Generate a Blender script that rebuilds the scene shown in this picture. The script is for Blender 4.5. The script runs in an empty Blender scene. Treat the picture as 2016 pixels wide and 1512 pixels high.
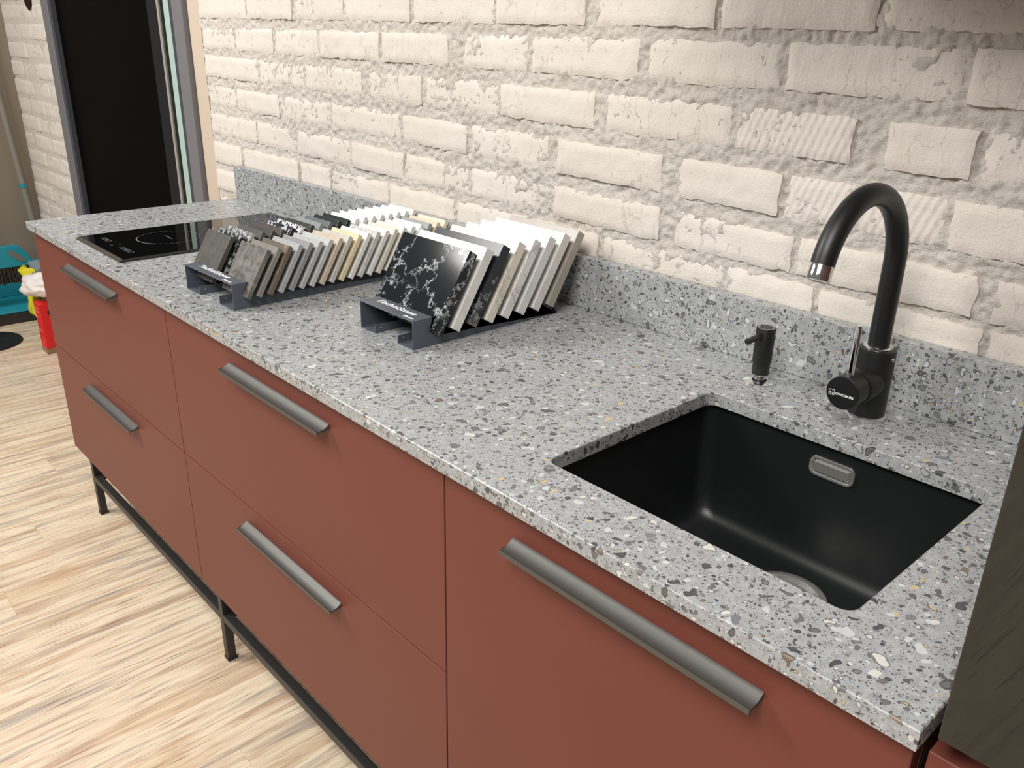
import bpy, bmesh, math, random
from mathutils import Vector, Matrix, noise
random.seed(7)
S = bpy.context.scene
COL = S.collection

# ---------------------------------------------------------------- camera
cam_d = bpy.data.cameras.new('camera'); cam = bpy.data.objects.new('camera', cam_d); COL.objects.link(cam)
R0 = Vector((0.67350945, 0.73889843, 0.02035021))
R1 = Vector((0.29266981, -0.24128681, -0.92527026))
R2 = Vector((-0.6787705, 0.62913416, -0.37876221))
CAM = Vector((2.5653369, -0.57648044, 1.38738184))
m = Matrix((R0, -R1, -R2)).transposed().to_4x4(); m.translation = CAM
cam.matrix_world = m
cam_d.sensor_width = 36.0; cam_d.lens = 36.0 * 1671.36 / 2016.0
cam_d.clip_start = 0.02; cam_d.clip_end = 60
S.camera = cam

# ---------------------------------------------------------------- world, lights, exposure
w = bpy.data.worlds.new('world'); S.world = w; w.use_nodes = True
bg = w.node_tree.nodes['Background']
bg.inputs[0].default_value = (1.0, 0.98, 0.96, 1); bg.inputs[1].default_value = 0.25
S.view_settings.view_transform = 'Standard'; S.view_settings.look = 'None'
S.view_settings.gamma = 1.0; S.view_settings.use_curve_mapping = False
S.view_settings.exposure = -0.30

def area(name, loc, target, sx, sy, power, col):
    d = bpy.data.lights.new(name, 'AREA'); d.shape = 'RECTANGLE'; d.size = sx; d.size_y = sy
    d.energy = power; d.color = col
    o = bpy.data.objects.new(name, d); COL.objects.link(o); o.location = loc
    v = Vector(target) - Vector(loc)
    o.rotation_euler = v.to_track_quat('-Z', 'Y').to_euler()
    return o
area('ceiling_panel_light', (-0.75, -1.6, 3.05), (0.2, -0.4, 0.0), 1.3, 1.3, 122, (1.0, 0.98, 0.95))
area('ceiling_panel_light', (2.5, -1.6, 3.05), (2.0, -0.4, 0.0), 1.3, 1.3, 100, (1.0, 0.975, 0.935))

# ---------------------------------------------------------------- helpers
def setp(o, label=None, cat=None, group=None, kind=None):
    if label: o['label'] = label
    if cat: o['category'] = cat
    if group: o['group'] = group
    if kind: o['kind'] = kind
    return o

def finish(name, bm, mat, parent=None, smooth=False, auto=None):
    me = bpy.data.meshes.new(name)
    bmesh.ops.recalc_face_normals(bm, faces=bm.faces)
    if smooth:
        for f in bm.faces: f.smooth = True
        if auto is not None:
            for e in bm.edges:
                if len(e.link_faces) == 2 and e.calc_face_angle(0) > auto: e.smooth = False
    bm.to_mesh(me); bm.free()
    if mat: me.materials.append(mat)
    o = bpy.data.objects.new(name, me); COL.objects.link(o)
    if parent: attach(o, parent)
    return o

def attach(o, parent):
    """child built in world coordinates"""
    o.parent = parent
    o.matrix_parent_inverse = parent.matrix_basis.inverted()

def empty(name, loc, rz=0.0):
    o = bpy.data.objects.new(name, None); COL.objects.link(o)
    o.empty_display_size = 0.05
    o.location = loc; o.rotation_euler = (0, 0, rz)
    o.matrix_basis = Matrix.LocRotScale(Vector(loc), Matrix.Rotation(rz, 3, 'Z'), Vector((1, 1, 1)))
    return o

def NB(): return bmesh.new()

def box(bm, x0, x1, y0, y1, z0, z1, bev=0.0, seg=1):
    g = bmesh.ops.create_cube(bm, size=1.0)
    for v in g['verts']:
        v.co = Vector(((x0 + x1) / 2 + v.co.x * (x1 - x0), (y0 + y1) / 2 + v.co.y * (y1 - y0), (z0 + z1) / 2 + v.co.z * (z1 - z0)))
    if bev > 0:
        es = list({e for v in g['verts'] for e in v.link_edges})
        bmesh.ops.bevel(bm, geom=es, offset=bev, segments=seg, profile=0.5, affect='EDGES')

def prism_x(bm, prof, x0, x1):
    """closed polygon in (y,z) extruded along x"""
    a = [bm.verts.new((x0, y, z)) for y, z in prof]; b = [bm.verts.new((x1, y, z)) for y, z in prof]
    n = len(prof)
    fa = bm.faces.new(a); fb = bm.faces.new(list(reversed(b)))
    for i in range(n): bm.faces.new((a[i], b[i], b[(i + 1) % n], a[(i + 1) % n]))
    bmesh.ops.triangulate(bm, faces=[fa, fb])

def frame_for(d):
    d = d.normalized()
    u = d.cross(Vector((0, 0, 1)))
    if u.length < 1e-4: u = Vector((1, 0, 0))
    u.normalize(); return u, u.cross(d).normalized()

def sweep(bm, pts, rad, n=24, cap=True):
    """round tube along points, radius list or number"""
    pts = [Vector(p) for p in pts]
    rs = rad if isinstance(rad, (list, tuple)) else [rad] * len(pts)
    rings = []; u = None
    for i, p in enumerate(pts):
        d = (pts[min(i + 1, len(pts) - 1)] - pts[max(i - 1, 0)]).normalized()
        if u is None: u, v = frame_for(d)
        else:
            u = (u - d * u.dot(d)).normalized(); v = u.cross(d)
        rings.append([bm.verts.new(p + (u * math.cos(2 * math.pi * k / n) + v * math.sin(2 * math.pi * k / n)) * rs[i]) for k in range(n)])
    for a, b in zip(rings, rings[1:]):
        for k in range(n): bm.faces.new((a[k], a[(k + 1) % n], b[(k + 1) % n], b[k]))
    if cap:
        bm.faces.new(rings[0]); bm.faces.new(list(reversed(rings[-1])))

def lathe(bm, prof, cx, cy, n=40):
    """profile [(r,z)...] around a vertical axis"""
    rings = []
    for r, z in prof:
        if r < 1e-6: rings.append([bm.verts.new((cx, cy, z))])
        else: rings.append([bm.verts.new((cx + r * math.cos(2 * math.pi * k / n), cy + r * math.sin(2 * math.pi * k / n), z)) for k in range(n)])
    for a, b in zip(rings, rings[1:]):
        for k in range(n):
            k2 = (k + 1) % n
            if len(a) == 1 and len(b) == 1: continue
            if len(a) == 1: bm.faces.new((a[0], b[k], b[k2]))
            elif len(b) == 1: bm.faces.new((a[k], a[k2], b[0]))
            else: bm.faces.new((a[k], a[k2], b[k2], b[k]))

def rrect(x0, x1, y0, y1, r, n=6):
    out = []
    for cx, cy, a0 in ((x1 - r, y1 - r, 0), (x0 + r, y1 - r, 90), (x0 + r, y0 + r, 180), (x1 - r, y0 + r, 270)):
        for k in range(n + 1):
            a = math.radians(a0 + 90 * k / n)
            out.append((cx + r * math.cos(a), cy + r * math.sin(a)))
    return out

def text_mesh(name, body, size, mat, shear=0.0, offset=0.0, width=None, extrude=0.0002, align='LEFT'):
    cu = bpy.data.curves.new(name, 'FONT'); cu.body = body; cu.size = size; cu.shear = shear; cu.offset = offset
    cu.extrude = extrude; cu.align_x = align; cu.resolution_u = 3
    tmp = bpy.data.objects.new(name + '_tmp', cu); COL.objects.link(tmp)
    dg = bpy.context.evaluated_depsgraph_get()
    me = bpy.data.meshes.new_from_object(tmp.evaluated_get(dg))
    bpy.data.objects.remove(tmp); bpy.data.curves.remove(cu)
    if width:
        xs = [v.co.x for v in me.vertices]; k = width / (max(xs) - min(xs)); x0 = min(xs)
        for v in me.vertices: v.co.x = (v.co.x - x0) * k
    me.materials.clear(); me.materials.append(mat)
    o = bpy.data.objects.new(name, me); COL.objects.link(o)
    return o

# ---------------------------------------------------------------- materials
def srgb(r, g, b):
    f = lambda c: (c / 255 / 12.92) if c / 255 <= 0.04045 else ((c / 255 + 0.055) / 1.055) ** 2.4
    return (f(r), f(g), f(b), 1)

class NT:
    def __init__(s, name, rough=0.5, metal=0.0, spec=0.5, color=None):
        s.mat = bpy.data.materials.new(name); s.mat.use_nodes = True
        s.t = s.mat.node_tree; s.b = s.t.nodes['Principled BSDF']
        s.b.inputs['Roughness'].default_value = rough; s.b.inputs['Metallic'].default_value = metal
        s.b.inputs['Specular IOR Level'].default_value = spec
        if color: s.b.inputs['Base Color'].default_value = color
    def n(s, kind, **kw):
        nd = s.t.nodes.new(kind)
        for k, v in kw.items(): setattr(nd, k, v)
        return nd
    def l(s, a, b): s.t.links.new(a, b)
    def put(s, sock, v):
        if hasattr(v, 'is_output'): s.l(v, sock)
        elif v is not None: sock.default_value = v
    def math(s, op, a, b=None, c=None, clamp=False):
        nd = s.n('ShaderNodeMath', operation=op, use_clamp=clamp)
        s.put(nd.inputs[0], a)
        if b is not None: s.put(nd.inputs[1], b)
        if c is not None: s.put(nd.inputs[2], c)
        return nd.outputs[0]
    def coord(s): return s.n('ShaderNodeTexCoord').outputs['Object']
    def mapping(s, vec, loc=(0, 0, 0), rot=(0, 0, 0), scale=(1, 1, 1)):
        nd = s.n('ShaderNodeMapping'); s.l(vec, nd.inputs[0])
        nd.inputs[1].default_value = loc; nd.inputs[2].default_value = rot; nd.inputs[3].default_value = scale
        return nd.outputs[0]
    def noise(s, vec, scale, detail=4, rough=0.55, dist=0.0, out='Fac'):
        nd = s.n('ShaderNodeTexNoise'); s.l(vec, nd.inputs['Vector'])
        nd.inputs['Scale'].default_value = scale; nd.inputs['Detail'].default_value = detail
        nd.inputs['Roughness'].default_value = rough; nd.inputs['Distortion'].default_value = dist
        return nd.outputs[out]
    def voronoi(s, vec, scale, feature='F1', rnd=1.0):
        nd = s.n('ShaderNodeTexVoronoi', feature=feature); s.l(vec, nd.inputs['Vector'])
        nd.inputs['Scale'].default_value = scale; nd.inputs['Randomness'].default_value = rnd
        return nd
    def ramp(s, fac, stops, interp='LINEAR'):
        nd = s.n('ShaderNodeValToRGB'); s.l(fac, nd.inputs[0]); cr = nd.color_ramp; cr.interpolation = interp
        while len(cr.elements) < len(stops): cr.elements.new(0.5)
        for e, (p, c) in zip(cr.elements, stops): e.position = p; e.color = c if len(c) == 4 else (*c, 1)
        return nd.outputs[0]
    def mix(s, fac, a, b, blend='MIX'):
        nd = s.n('ShaderNodeMix', data_type='RGBA', blend_type=blend)
        s.put(nd.inputs[0], fac); s.put(nd.inputs[6], a); s.put(nd.inputs[7], b)
        return nd.outputs[2]
    def vadd(s, a, b, op='ADD'):
        nd = s.n('ShaderNodeVectorMath', operation=op); s.put(nd.inputs[0], a); s.put(nd.inputs[1], b)
        return nd.outputs[0]
    def vscale(s, a, k):
        nd = s.n('ShaderNodeVectorMath', operation='SCALE'); s.put(nd.inputs[0], a); s.put(nd.inputs['Scale'], k)
        return nd.outputs[0]
    def color(s, c): s.put(s.b.inputs['Base Color'], c)
    def bump(s, height, strength=0.3, dist=0.002, normal=None):
        nd = s.n('ShaderNodeBump'); nd.inputs['Strength'].default_value = strength; nd.inputs['Distance'].default_value = dist
        s.l(height, nd.inputs['Height'])
        if normal is not None: s.l(normal, nd.inputs['Normal'])
        s.l(nd.outputs[0], s.b.inputs['Normal']); return nd.outputs[0]

def plain(name, col, rough=0.5, metal=0.0, spec=0.5, bump=None):
    t = NT(name, rough, metal, spec, col)
    if bump:
        t.bump(t.noise(t.coord(), bump[0], 3), bump[1], bump[2])
    return t.mat

def terrazzo():
    t = NT('terrazzo', 0.32, 0, 0.5); v = t.coord()
    base = t.ramp(t.noise(v, 90, 5, 0.65), [(0.3, srgb(148, 151, 153)), (0.7, srgb(180, 182, 183))])
    pal = [(0.0, srgb(50, 52, 58)), (0.14, srgb(80, 82, 88)), (0.27, srgb(116, 118, 122)), (0.38, srgb(206, 210, 210)),
           (0.56, srgb(180, 182, 180)), (0.70, srgb(100, 98, 98)), (0.82, srgb(222, 220, 212)), (0.915, srgb(208, 184, 134)), (0.955, srgb(120, 102, 80))]
    col = base
    for scale, thr, rmin, rmax, seed, dist in ((420, 0.42, 0.20, 0.42, 31, 0.40), (230, 0.40, 0.16, 0.42, 3, 0.55), (125, 0.36, 0.15, 0.42, 11, 0.65), (84, 0.42, 0.14, 0.42, 47, 0.7), (56, 0.46, 0.14, 0.40, 23, 0.75)):
        dv = t.noise(t.vadd(v, (seed, seed * 1.7, seed * .3)), scale * 0.9, 1, 0.5, out='Color')
        dv = t.vscale(t.vadd(dv, (0.5, 0.5, 0.5), 'SUBTRACT'), dist * 1.6 / scale)
        vv = t.vadd(t.vadd(v, dv), (seed * 1.31, seed * 0.77, seed * 0.53))
        vo = t.voronoi(vv, scale)
        sep = t.n('ShaderNodeSeparateColor'); t.l(vo.outputs['Color'], sep.inputs[0])
        r = t.math('MULTIPLY_ADD', t.math('SUBTRACT', sep.outputs[0], thr), (rmax - rmin) / (1 - thr), rmin)
        on = t.math('GREATER_THAN', sep.outputs[0], thr)
        inside = t.math('MULTIPLY', t.math('LESS_THAN', vo.outputs['Distance'], r), on)
        c = t.ramp(sep.outputs[1], pal, 'CONSTANT')
        c = t.mix(t.math('MULTIPLY', t.noise(v, scale * 2.2, 3), 0.35), c, srgb(150, 150, 150))
        rim = t.math('MULTIPLY', t.math('GREATER_THAN', t.math('DIVIDE', vo.outputs['Distance'], r), 0.74), t.math('GREATER_THAN', sep.outputs[2], 0.35))
        c = t.mix(t.math('MULTIPLY', rim, 0.75), c, srgb(70, 70, 74))
        col = t.mix(inside, col, c)
    t.color(col)
    return t.mat

def wall_paint(name, comb=False):
    t = NT(name, 0.7, 0, 0.3); v = t.coord()
    c = t.ramp(t.noise(v, 3.0, 4), [(0.3, srgb(228, 219, 208)), (0.7, srgb(235, 228, 219))])
    grit = t.noise(v, 42, 6, 0.7)
    c = t.mix(t.math('MULTIPLY', t.math('GREATER_THAN', grit, 0.68), 0.22), c, srgb(190, 176, 164))
    sv = t.mapping(v, scale=(1.6, 1, 0.35))
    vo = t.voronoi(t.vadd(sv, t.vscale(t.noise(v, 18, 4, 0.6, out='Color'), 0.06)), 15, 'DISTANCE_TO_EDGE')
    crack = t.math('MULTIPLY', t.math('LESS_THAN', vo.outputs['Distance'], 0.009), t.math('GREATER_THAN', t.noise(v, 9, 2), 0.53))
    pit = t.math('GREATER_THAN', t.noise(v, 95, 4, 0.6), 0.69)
    c = t.mix(t.math('MULTIPLY', t.math('MAXIMUM', crack, pit), 0.30), c, srgb(160, 142, 128))  # shadow in the cracks and pits painted into the brick colour
    t.color(c)
    h = t.math('ADD', t.math('MULTIPLY', t.noise(v, 230, 6, 0.75), 0.45), t.math('MULTIPLY', t.noise(t.mapping(v, scale=(1.7, 1, .55)), 46, 6, 0.68), 0.75))
    h = t.math('SUBTRACT', h, t.math('MULTIPLY', pit, 0.4))
    h = t.math('SUBTRACT', h, t.math('MULTIPLY', crack, 0.8))
    if comb:
        for a in (0.35, -0.35):
            wv = t.n('ShaderNodeTexWave'); wv.inputs['Scale'].default_value = 26; wv.inputs['Distortion'].default_value = 0.8
            t.l(t.mapping(v, rot=(0, a, 0)), wv.inputs['Vector'])
            h = t.math('MULTIPLY_ADD', wv.outputs['Fac'], 0.35, h)
    t.bump(h, 0.75, 0.0040)
    return t.mat

def mortar_paint():
    t = NT('painted_mortar', 0.75, 0, 0.25); v = t.coord()
    c = t.ramp(t.noise(v, 14, 5, 0.7), [(0.3, srgb(232, 223, 212)), (0.6, srgb(240, 233, 224))])
    pit = t.math('GREATER_THAN', t.noise(v, 130, 4, 0.65), 0.64)
    c = t.mix(t.math('MULTIPLY', pit, 0.4), c, srgb(172, 156, 142))  # small pit shadows painted into the mortar colour
    t.color(c)
    h = t.math('ADD', t.math('MULTIPLY', t.noise(v, 320, 5, 0.75), 0.9), t.math('MULTIPLY', t.noise(v, 95, 6, 0.7), 1.1))
    h = t.math('SUBTRACT', h, t.math('MULTIPLY', pit, 0.5))
    t.bump(h, 0.9, 0.0048)
    return t.mat

def plank_wood():
    t = NT('whitewashed_plank', 0.42, 0, 0.4)
    v = t.coord()
    oi = t.n('ShaderNodeObjectInfo')
    off = t.n('ShaderNodeCombineXYZ'); t.l(t.math('MULTIPLY', oi.outputs['Random'], 37.0), off.inputs[0]); t.l(t.math('MULTIPLY', oi.outputs['Random'], 91.0), off.inputs[1])
    v = t.vadd(v, off.outputs[0])
    a = t.noise(t.mapping(v, scale=(16, 1.5, 1)), 1.0, 6, 0.68, 0.8)
    c = t.ramp(a, [(0.28, srgb(190, 158, 128)), (0.42, srgb(222, 197, 166)), (0.54, srgb(238, 221, 194)), (0.68, srgb(226, 205, 176)), (0.8, srgb(196, 172, 146))])
    b = t.noise(t.mapping(v, scale=(48, 2.6, 1)), 1.0, 6, 0.7, 0.6)
    c = t.mix(t.ramp(b, [(0.50, (0, 0, 0)), (0.66, (.7, .7, .7))]), c, srgb(172, 136, 110))
    g = t.noise(t.mapping(v, loc=(5, 3, 0), scale=(30, 2.0, 1)), 1.0, 5, 0.65, 0.6)
    c = t.mix(t.ramp(g, [(0.52, (0, 0, 0)), (0.66, (.7, .7, .7))]), c, srgb(156, 146, 142))
    f = t.noise(t.mapping(v, scale=(170, 7, 1)), 1.0, 4, 0.65, 0.4)
    c = t.mix(t.ramp(f, [(0.57, (0, 0, 0)), (0.68, (.75, .75, .75))]), c, srgb(120, 98, 86))
    k = t.math('MULTIPLY_ADD', oi.outputs['Random'], 0.08, 0.96)
    hs = t.n('ShaderNodeHueSaturation'); t.l(c, hs.inputs['Color']); t.l(k, hs.inputs['Value'])
    t.color(hs.outputs[0]); t.bump(f, 0.12, 0.001)
    return t.mat

def dark_wood():
    t = NT('dark_stained_wood', 0.5, 0, 0.35); v = t.mapping(t.coord(), rot=(0, math.radians(-22), 0))
    a = t.noise(t.mapping(v, scale=(16, 4, 1.5)), 1.0, 6, 0.65, 1.2)
    c = t.ramp(a, [(0.3, srgb(32, 30, 27)), (0.5, srgb(52, 49, 43)), (0.7, srgb(41, 37, 34))])
    f = t.noise(t.mapping(v, scale=(260, 40, 14)), 1.0, 4, 0.6)
    c = t.mix(t.math('MULTIPLY', t.math('GREATER_THAN', f, 0.6), 0.5), c, srgb(26, 24, 22))
    t.color(c); t.bump(f, 0.2, 0.001); return t.mat

def stone(name, col, kind='plain', col2=None, rough=0.25, scale=1.0):
    t = NT('stone_' + name, rough, 0, 0.45); v = t.coord()
    if kind == 'plain':
        c2 = tuple(min(1, x * 0.88) for x in col[:3]) + (1,)
        t.color(t.ramp(t.noise(v, 60, 4), [(0.35, c2), (0.65, col)]))
    elif kind == 'speckled':
        vo = t.voronoi(t.vadd(v, t.vscale(t.noise(v, 200, 2, out='Color'), 0.006)), 170 * scale)
        sep = t.n('ShaderNodeSeparateColor'); t.l(vo.outputs['Color'], sep.inputs[0])
        t.color(t.mix(t.math('GREATER_THAN', sep.outputs[0], 0.62), col, col2))
    elif kind == 'veined':
        d = t.vadd(v, t.vscale(t.noise(v, 24, 7, 0.72, out='Color'), 0.13))
        vo = t.voronoi(d, 13 * scale, 'DISTANCE_TO_EDGE')
        vein = t.math('LESS_THAN', vo.outputs['Distance'], t.math('MULTIPLY', t.math('POWER', t.noise(v, 24, 5, 0.65), 5.0), 0.70))
        soft = t.math('MULTIPLY', vein, t.math('MULTIPLY_ADD', t.noise(v, 130, 5, 0.75), 3.4, -1.25), clamp=True)
        t.color(t.mix(soft, col, col2))
    elif kind == 'mottled':
        n = t.noise(v, 45, 7, 0.75, 0.3)
        t.color(t.ramp(n, [(0.35, col), (0.6, col2)]))
    return t.mat

M = {}
M['terrazzo'] = terrazzo()
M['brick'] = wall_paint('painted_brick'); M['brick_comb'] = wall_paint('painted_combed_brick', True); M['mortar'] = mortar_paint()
M['plank'] = plank_wood(); M['darkwood'] = dark_wood()
M['red'] = plain('terracotta_lacquer', srgb(116, 62, 51), 0.45, 0, 0.25, (900, 0.04, 0.0005))
M['carcass'] = plain('cabinet_board', srgb(96, 62, 54), 0.6)
M['handle'] = plain('gunmetal', srgb(104, 103, 100), 0.5, 0.7, 0.4)
M['blacksteel'] = plain('black_powder_steel', srgb(42, 41, 40), 0.45, 0, 0.5)
M['rack'] = plain('anthracite_sheet_steel', srgb(84, 88, 98), 0.42, 0, 0.5)
M['sink'] = plain('black_granite_composite', srgb(24, 26, 27), 0.38, 0, 0.5, (700, 0.25, 0.0006))
M['chrome'] = plain('chrome', srgb(225, 225, 225), 0.06, 1.0)
M['brushed'] = plain('brushed_steel', srgb(212, 210, 205), 0.26, 0.8)
M['matteblack'] = plain('matte_black', srgb(26, 27, 28), 0.42, 0, 0.5)
M['hobglass'] = plain('hob_glass', srgb(8, 9, 10), 0.03, 0, 0.5)
M['hobmark'] = plain('hob_print', srgb(128, 134, 140), 0.5)
M['hobtrim'] = plain('hob_bevel', srgb(118, 110, 102), 0.28, 0.8)
M['hobtrimdark'] = plain('hob_bevel_dark', srgb(52, 52, 56), 0.3, 0.3)
M['white'] = plain('white_print', srgb(240, 242, 244), 0.5)
M['plaster'] = plain('plaster', srgb(142, 132, 117), 0.85, 0, 0.2, (40, 0.2, 0.002))
M['reveal'] = plain('painted_reveal', srgb(206, 190, 172), 0.8, 0, 0.2, (35, 0.3, 0.003))
M['doorframe'] = plain('grey_door_frame', srgb(118, 117, 120), 0.5)
M['doorframe2'] = plain('slate_door_frame', srgb(66, 68, 75), 0.5)
M['doordark'] = plain('dark_door_profile', srgb(26, 27, 32), 0.4, 0, 0.2)
M['doorglass'] = plain('black_glass', srgb(7, 7, 8), 0.35, 0, 0.015)
M['glassedge'] = plain('pale_green_glass_edge', srgb(176, 200, 192), 0.3)
M['palestrip'] = plain('pale_seal', srgb(160, 158, 150), 0.5)
M['teal'] = plain('teal_plastic', srgb(38, 148, 166), 0.4)
M['greyplastic'] = plain('grey_plastic', srgb(120, 116, 110), 0.45)
M['bristle'] = plain('dark_bristle', srgb(66, 58, 48), 0.8)
M['redcard'] = plain('red_card', srgb(226, 30, 34), 0.45)
M['brownprint'] = plain('brown_card', srgb(150, 116, 84), 0.6)
M['palered'] = plain('pale_red_print', srgb(240, 120, 116), 0.5)
M['bag'] = plain('white_plastic_bag', srgb(238, 230, 226), 0.45, 0, 0.4, (30, 0.2, 0.003))
M['yellow'] = plain('yellow_cloth', srgb(214, 206, 52), 0.8, 0, 0.2, (60, 0.4, 0.003))
M['greycloth'] = plain('blue_grey_cloth', srgb(132, 144, 152), 0.8)
M['blackrubber'] = plain('black_disc', srgb(24, 24, 25), 0.5)

# ---------------------------------------------------------------- structure: floor
floor_base = NB(); box(floor_base, -4.5, 4.2, -4.2, 0.80, -0.06, -0.0045)
floor = finish('floor', floor_base, plain('floor_gap', srgb(176, 150, 124), 0.7)); setp(floor, kind='structure')
PW, PL = 0.183, 1.22
bm = NB(); box(bm, -PW / 2 + .0001, PW / 2 - .0001, -PL / 2 + .0001, PL / 2 - .0001, -0.0045, 0.0, 0.0003)
pl_mesh_o = finish('plank', bm, M['plank']); pl_mesh = pl_mesh_o.data; bpy.data.objects.remove(pl_mesh_o)
ncol = 0
for i in range(-15, 19):
    xc = 1.021 - 0.0915 + (i - 3) * PW
    if xc < -2.6 or xc > 3.4: continue
    off = {0: 0.0}.get(0) + ((i * 0.4367) % 1.0) * PL
    for j in range(-3, 3):
        yc = -0.29 - PL / 2 + off + j * PL
        if yc - PL / 2 > 0.70 or yc + PL / 2 < -2.2: continue
        o = bpy.data.objects.new('plank', pl_mesh); COL.objects.link(o); o.location = (xc, yc, 0)
        o.rotation_euler = (0, 0, math.pi if (i + j) % 2 else 0)
        o.parent = floor

# ---------------------------------------------------------------- structure: painted brick wall
YW = 0.632
def lin(a, b): return lambda x: a + (b - a) * x / 2.2
courses = [
    (lin(1.506, 1.496), lin(1.575, 1.566), [-.19, .03, .30, .55, .80, 1.06, 1.33, 1.58, 1.84, 2.10, 2.36, 2.60], {}),
    (lin(1.420, 1.403), lin(1.487, 1.474), [-.19, .12, .386, .631, .910, 1.187, 1.447, 1.717, 1.978, 2.24, 2.5], {1.447: .03, .910: .02}),
    (lin(1.332, 1.318), lin(1.393, 1.385), [-.19, .028, .266, .505, .786, 1.06, 1.289, 1.572, 1.841, 2.105, 2.36, 2.6], {1.06: .05, 1.572: .022, .786: .02}),
    (lin(1.251, 1.224), lin(1.312, 1.288), [-.19, .163, .42, .711, .945, 1.205, 1.48, 1.765, 1.992, 2.14, 2.40, 2.6], {1.48: .03, 1.992: .05, .711: .03}),
    (lin(1.166, 1.130), lin(1.224, 1.196), [-.19, -.001, .274, .543, .857, 1.105, 1.363, 1.65, 1.87, 2.12, 2.38, 2.6], {1.363: .03, 1.65: .04}),
    (lin(1.077, 1.046), lin(1.140, 1.103), [-.19, .121, .352, .634, .87, 1.11, 1.345, 1.652, 1.904, 2.188, 2.45], {1.345: .05, 1.652: .035, 2.188: .025}),
    (lin(.988, .962), lin(1.052, 1.034), [-.19, .014, .362, .53, .80, 1.06, 1.30, 1.50, 1.782, 1.95, 2.2, 2.46], {}),
    (lin(.903, .90), lin(.965, .96), [-.19, .06], {}), (lin(.818, .818), lin(.88, .88), [-.19, .02], {}), (lin(.733, .733), lin(.795, .795), [-.19, .06], {}),
]

def make_brick(parent, xa, xb, zb, zt, yf, mat, seed, name='brick'):
    W = xb - xa
    nx = max(6, int(W / 0.0085)); nz = 8
    tilt = random.uniform(-0.002, 0.002); yo = random.uniform(-0.0040, 0.0020)
    bm = NB(); grid = []
    for i in range(nx + 1):
        row = []
        u = i / nx
        for j in range(nz + 1):
            v = j / nz
            x = xa + u * W; z = zb(x) + v * (zt(x) - zb(x))
            n1 = noise.noise_vector(Vector((x * 38 + seed, z * 38, seed * 3.1)))
            n2 = noise.noise_vector(Vector((x * 110 + seed, z * 110, seed * 1.7)))
            e = 0.0035
            du = min(u, 1 - u) * W; dv = min(v, 1 - v) * (zt(x) - zb(x))
            k = math.exp(-min(du, dv) / 0.010)
            x += (n1.x * e + n2.x * 0.002) * k; z += (n1.z * e + n2.z * 0.002) * k
            y = yf + yo + tilt * (u - .5) * 2 + n1.y * 0.0016 + n2.y * 0.0010 + 0.0030 * math.exp(-min(du, dv) / 0.0028)
            row.append(bm.verts.new((x, y, z)))
        grid.append(row)
    for i in range(nx):
        for j in range(nz): bm.faces.new((grid[i][j], grid[i + 1][j], grid[i + 1][j + 1], grid[i][j + 1]))
    loop = [grid[i][0] for i in range(nx + 1)] + [grid[nx][j] for j in range(1, nz + 1)] + [grid[i][nz] for i in range(nx - 1, -1, -1)] + [grid[0][j] for j in range(nz - 1, 0, -1)]
    back = [bm.verts.new((v.co.x, yf + 0.022, v.co.z)) for v in loop]
    n = len(loop)
    for i in range(n): bm.faces.new((loop[i], back[i], back[(i + 1) % n], loop[(i + 1) % n]))
    bmesh.ops.recalc_face_normals(bm, faces=bm.faces)
    me = bpy.data.meshes.new(name)
    for f in bm.faces: f.smooth = True
    for i in range(n):
        e = bm.edges.get((loop[i], loop[(i + 1) % n]))
        if e: e.smooth = False
    bm.to_mesh(me); bm.free(); me.materials.append(mat)
    o = bpy.data.objects.new(name, me); COL.objects.link(o); o.parent = parent
    return o

def mortar_wall(name, xs, zs, ybase, amp, yback, seed):
    verts = []; faces = []
    nx, nz = len(xs), len(zs)
    for x in xs:
        for z in zs:
            p = Vector((x, seed, z))
            a = noise.fractal(p * 26, 0.9, 2.1, 3); b = noise.fractal(p * 75 + Vector((9, 2, 4)), 0.7, 2.0, 3); c = noise.noise(p * 9)
            d = 0.0032 * a + 0.0044 * b - 0.0030 * c
            verts.append((x, ybase + max(-0.0050, min(0.011, d * amp)), z))
    for i in range(nx - 1):
        for j in range(nz - 1):
            k = i * nz + j; faces.append((k, k + nz, k + nz + 1, k + 1))
    # back slab
    b0 = len(verts)
    verts += [(xs[0], yback, zs[0]), (xs[-1], yback, zs[0]), (xs[-1], yback, zs[-1]), (xs[0], yback, zs[-1])]
    c = [0, (nx - 1) * nz, nx * nz - 1, nz - 1]
    faces += [(b0, b0 + 3, b0 + 2, b0 + 1), (c[0], b0, b0 + 1, c[1]), (c[1], b0 + 1, b0 + 2, c[2]), (c[2], b0 + 2, b0 + 3, c[3]), (c[3], b0 + 3, b0, c[0])]
    me = bpy.data.meshes.new(name); me.from_pydata(verts, [], faces); me.update()
    me.polygons.foreach_set('use_smooth', [True] * len(me.polygons))
    me.materials.append(M['mortar'])
    o = bpy.data.objects.new(name, me); COL.objects.link(o); setp(o, kind='structure'); return o

def frange(a, b, s):
    n = max(1, int(round((b - a) / s))); return [a + (b - a) * k / n for k in range(n + 1)]
wall = mortar_wall('wall_back', frange(-.195, 2.45, .003) + frange(2.55, 4.2, .15), frange(0, .60, .1) + frange(.68, .96, .02) + frange(.964, 1.58, .003) + frange(1.65, 2.7, .12), 0.6352, 1.0, 0.80, 0.0)
sd = 0
for ci, (zb, zt, js, wide) in enumerate(courses):
    for a, b in zip(js, js[1:]):
        sd += 1.37
        ga = wide.get(a, 0.012) / 2; gb = wide.get(b, 0.012) / 2
        comb = (ci == 3 and abs(a - 1.765) < .01) or (ci == 4 and abs(a - 1.87) < .01)
        make_brick(wall, a + (0 if a == js[0] else ga), b - gb, zb, zt, YW, M['brick_comb'] if comb else M['brick'], sd)

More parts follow.
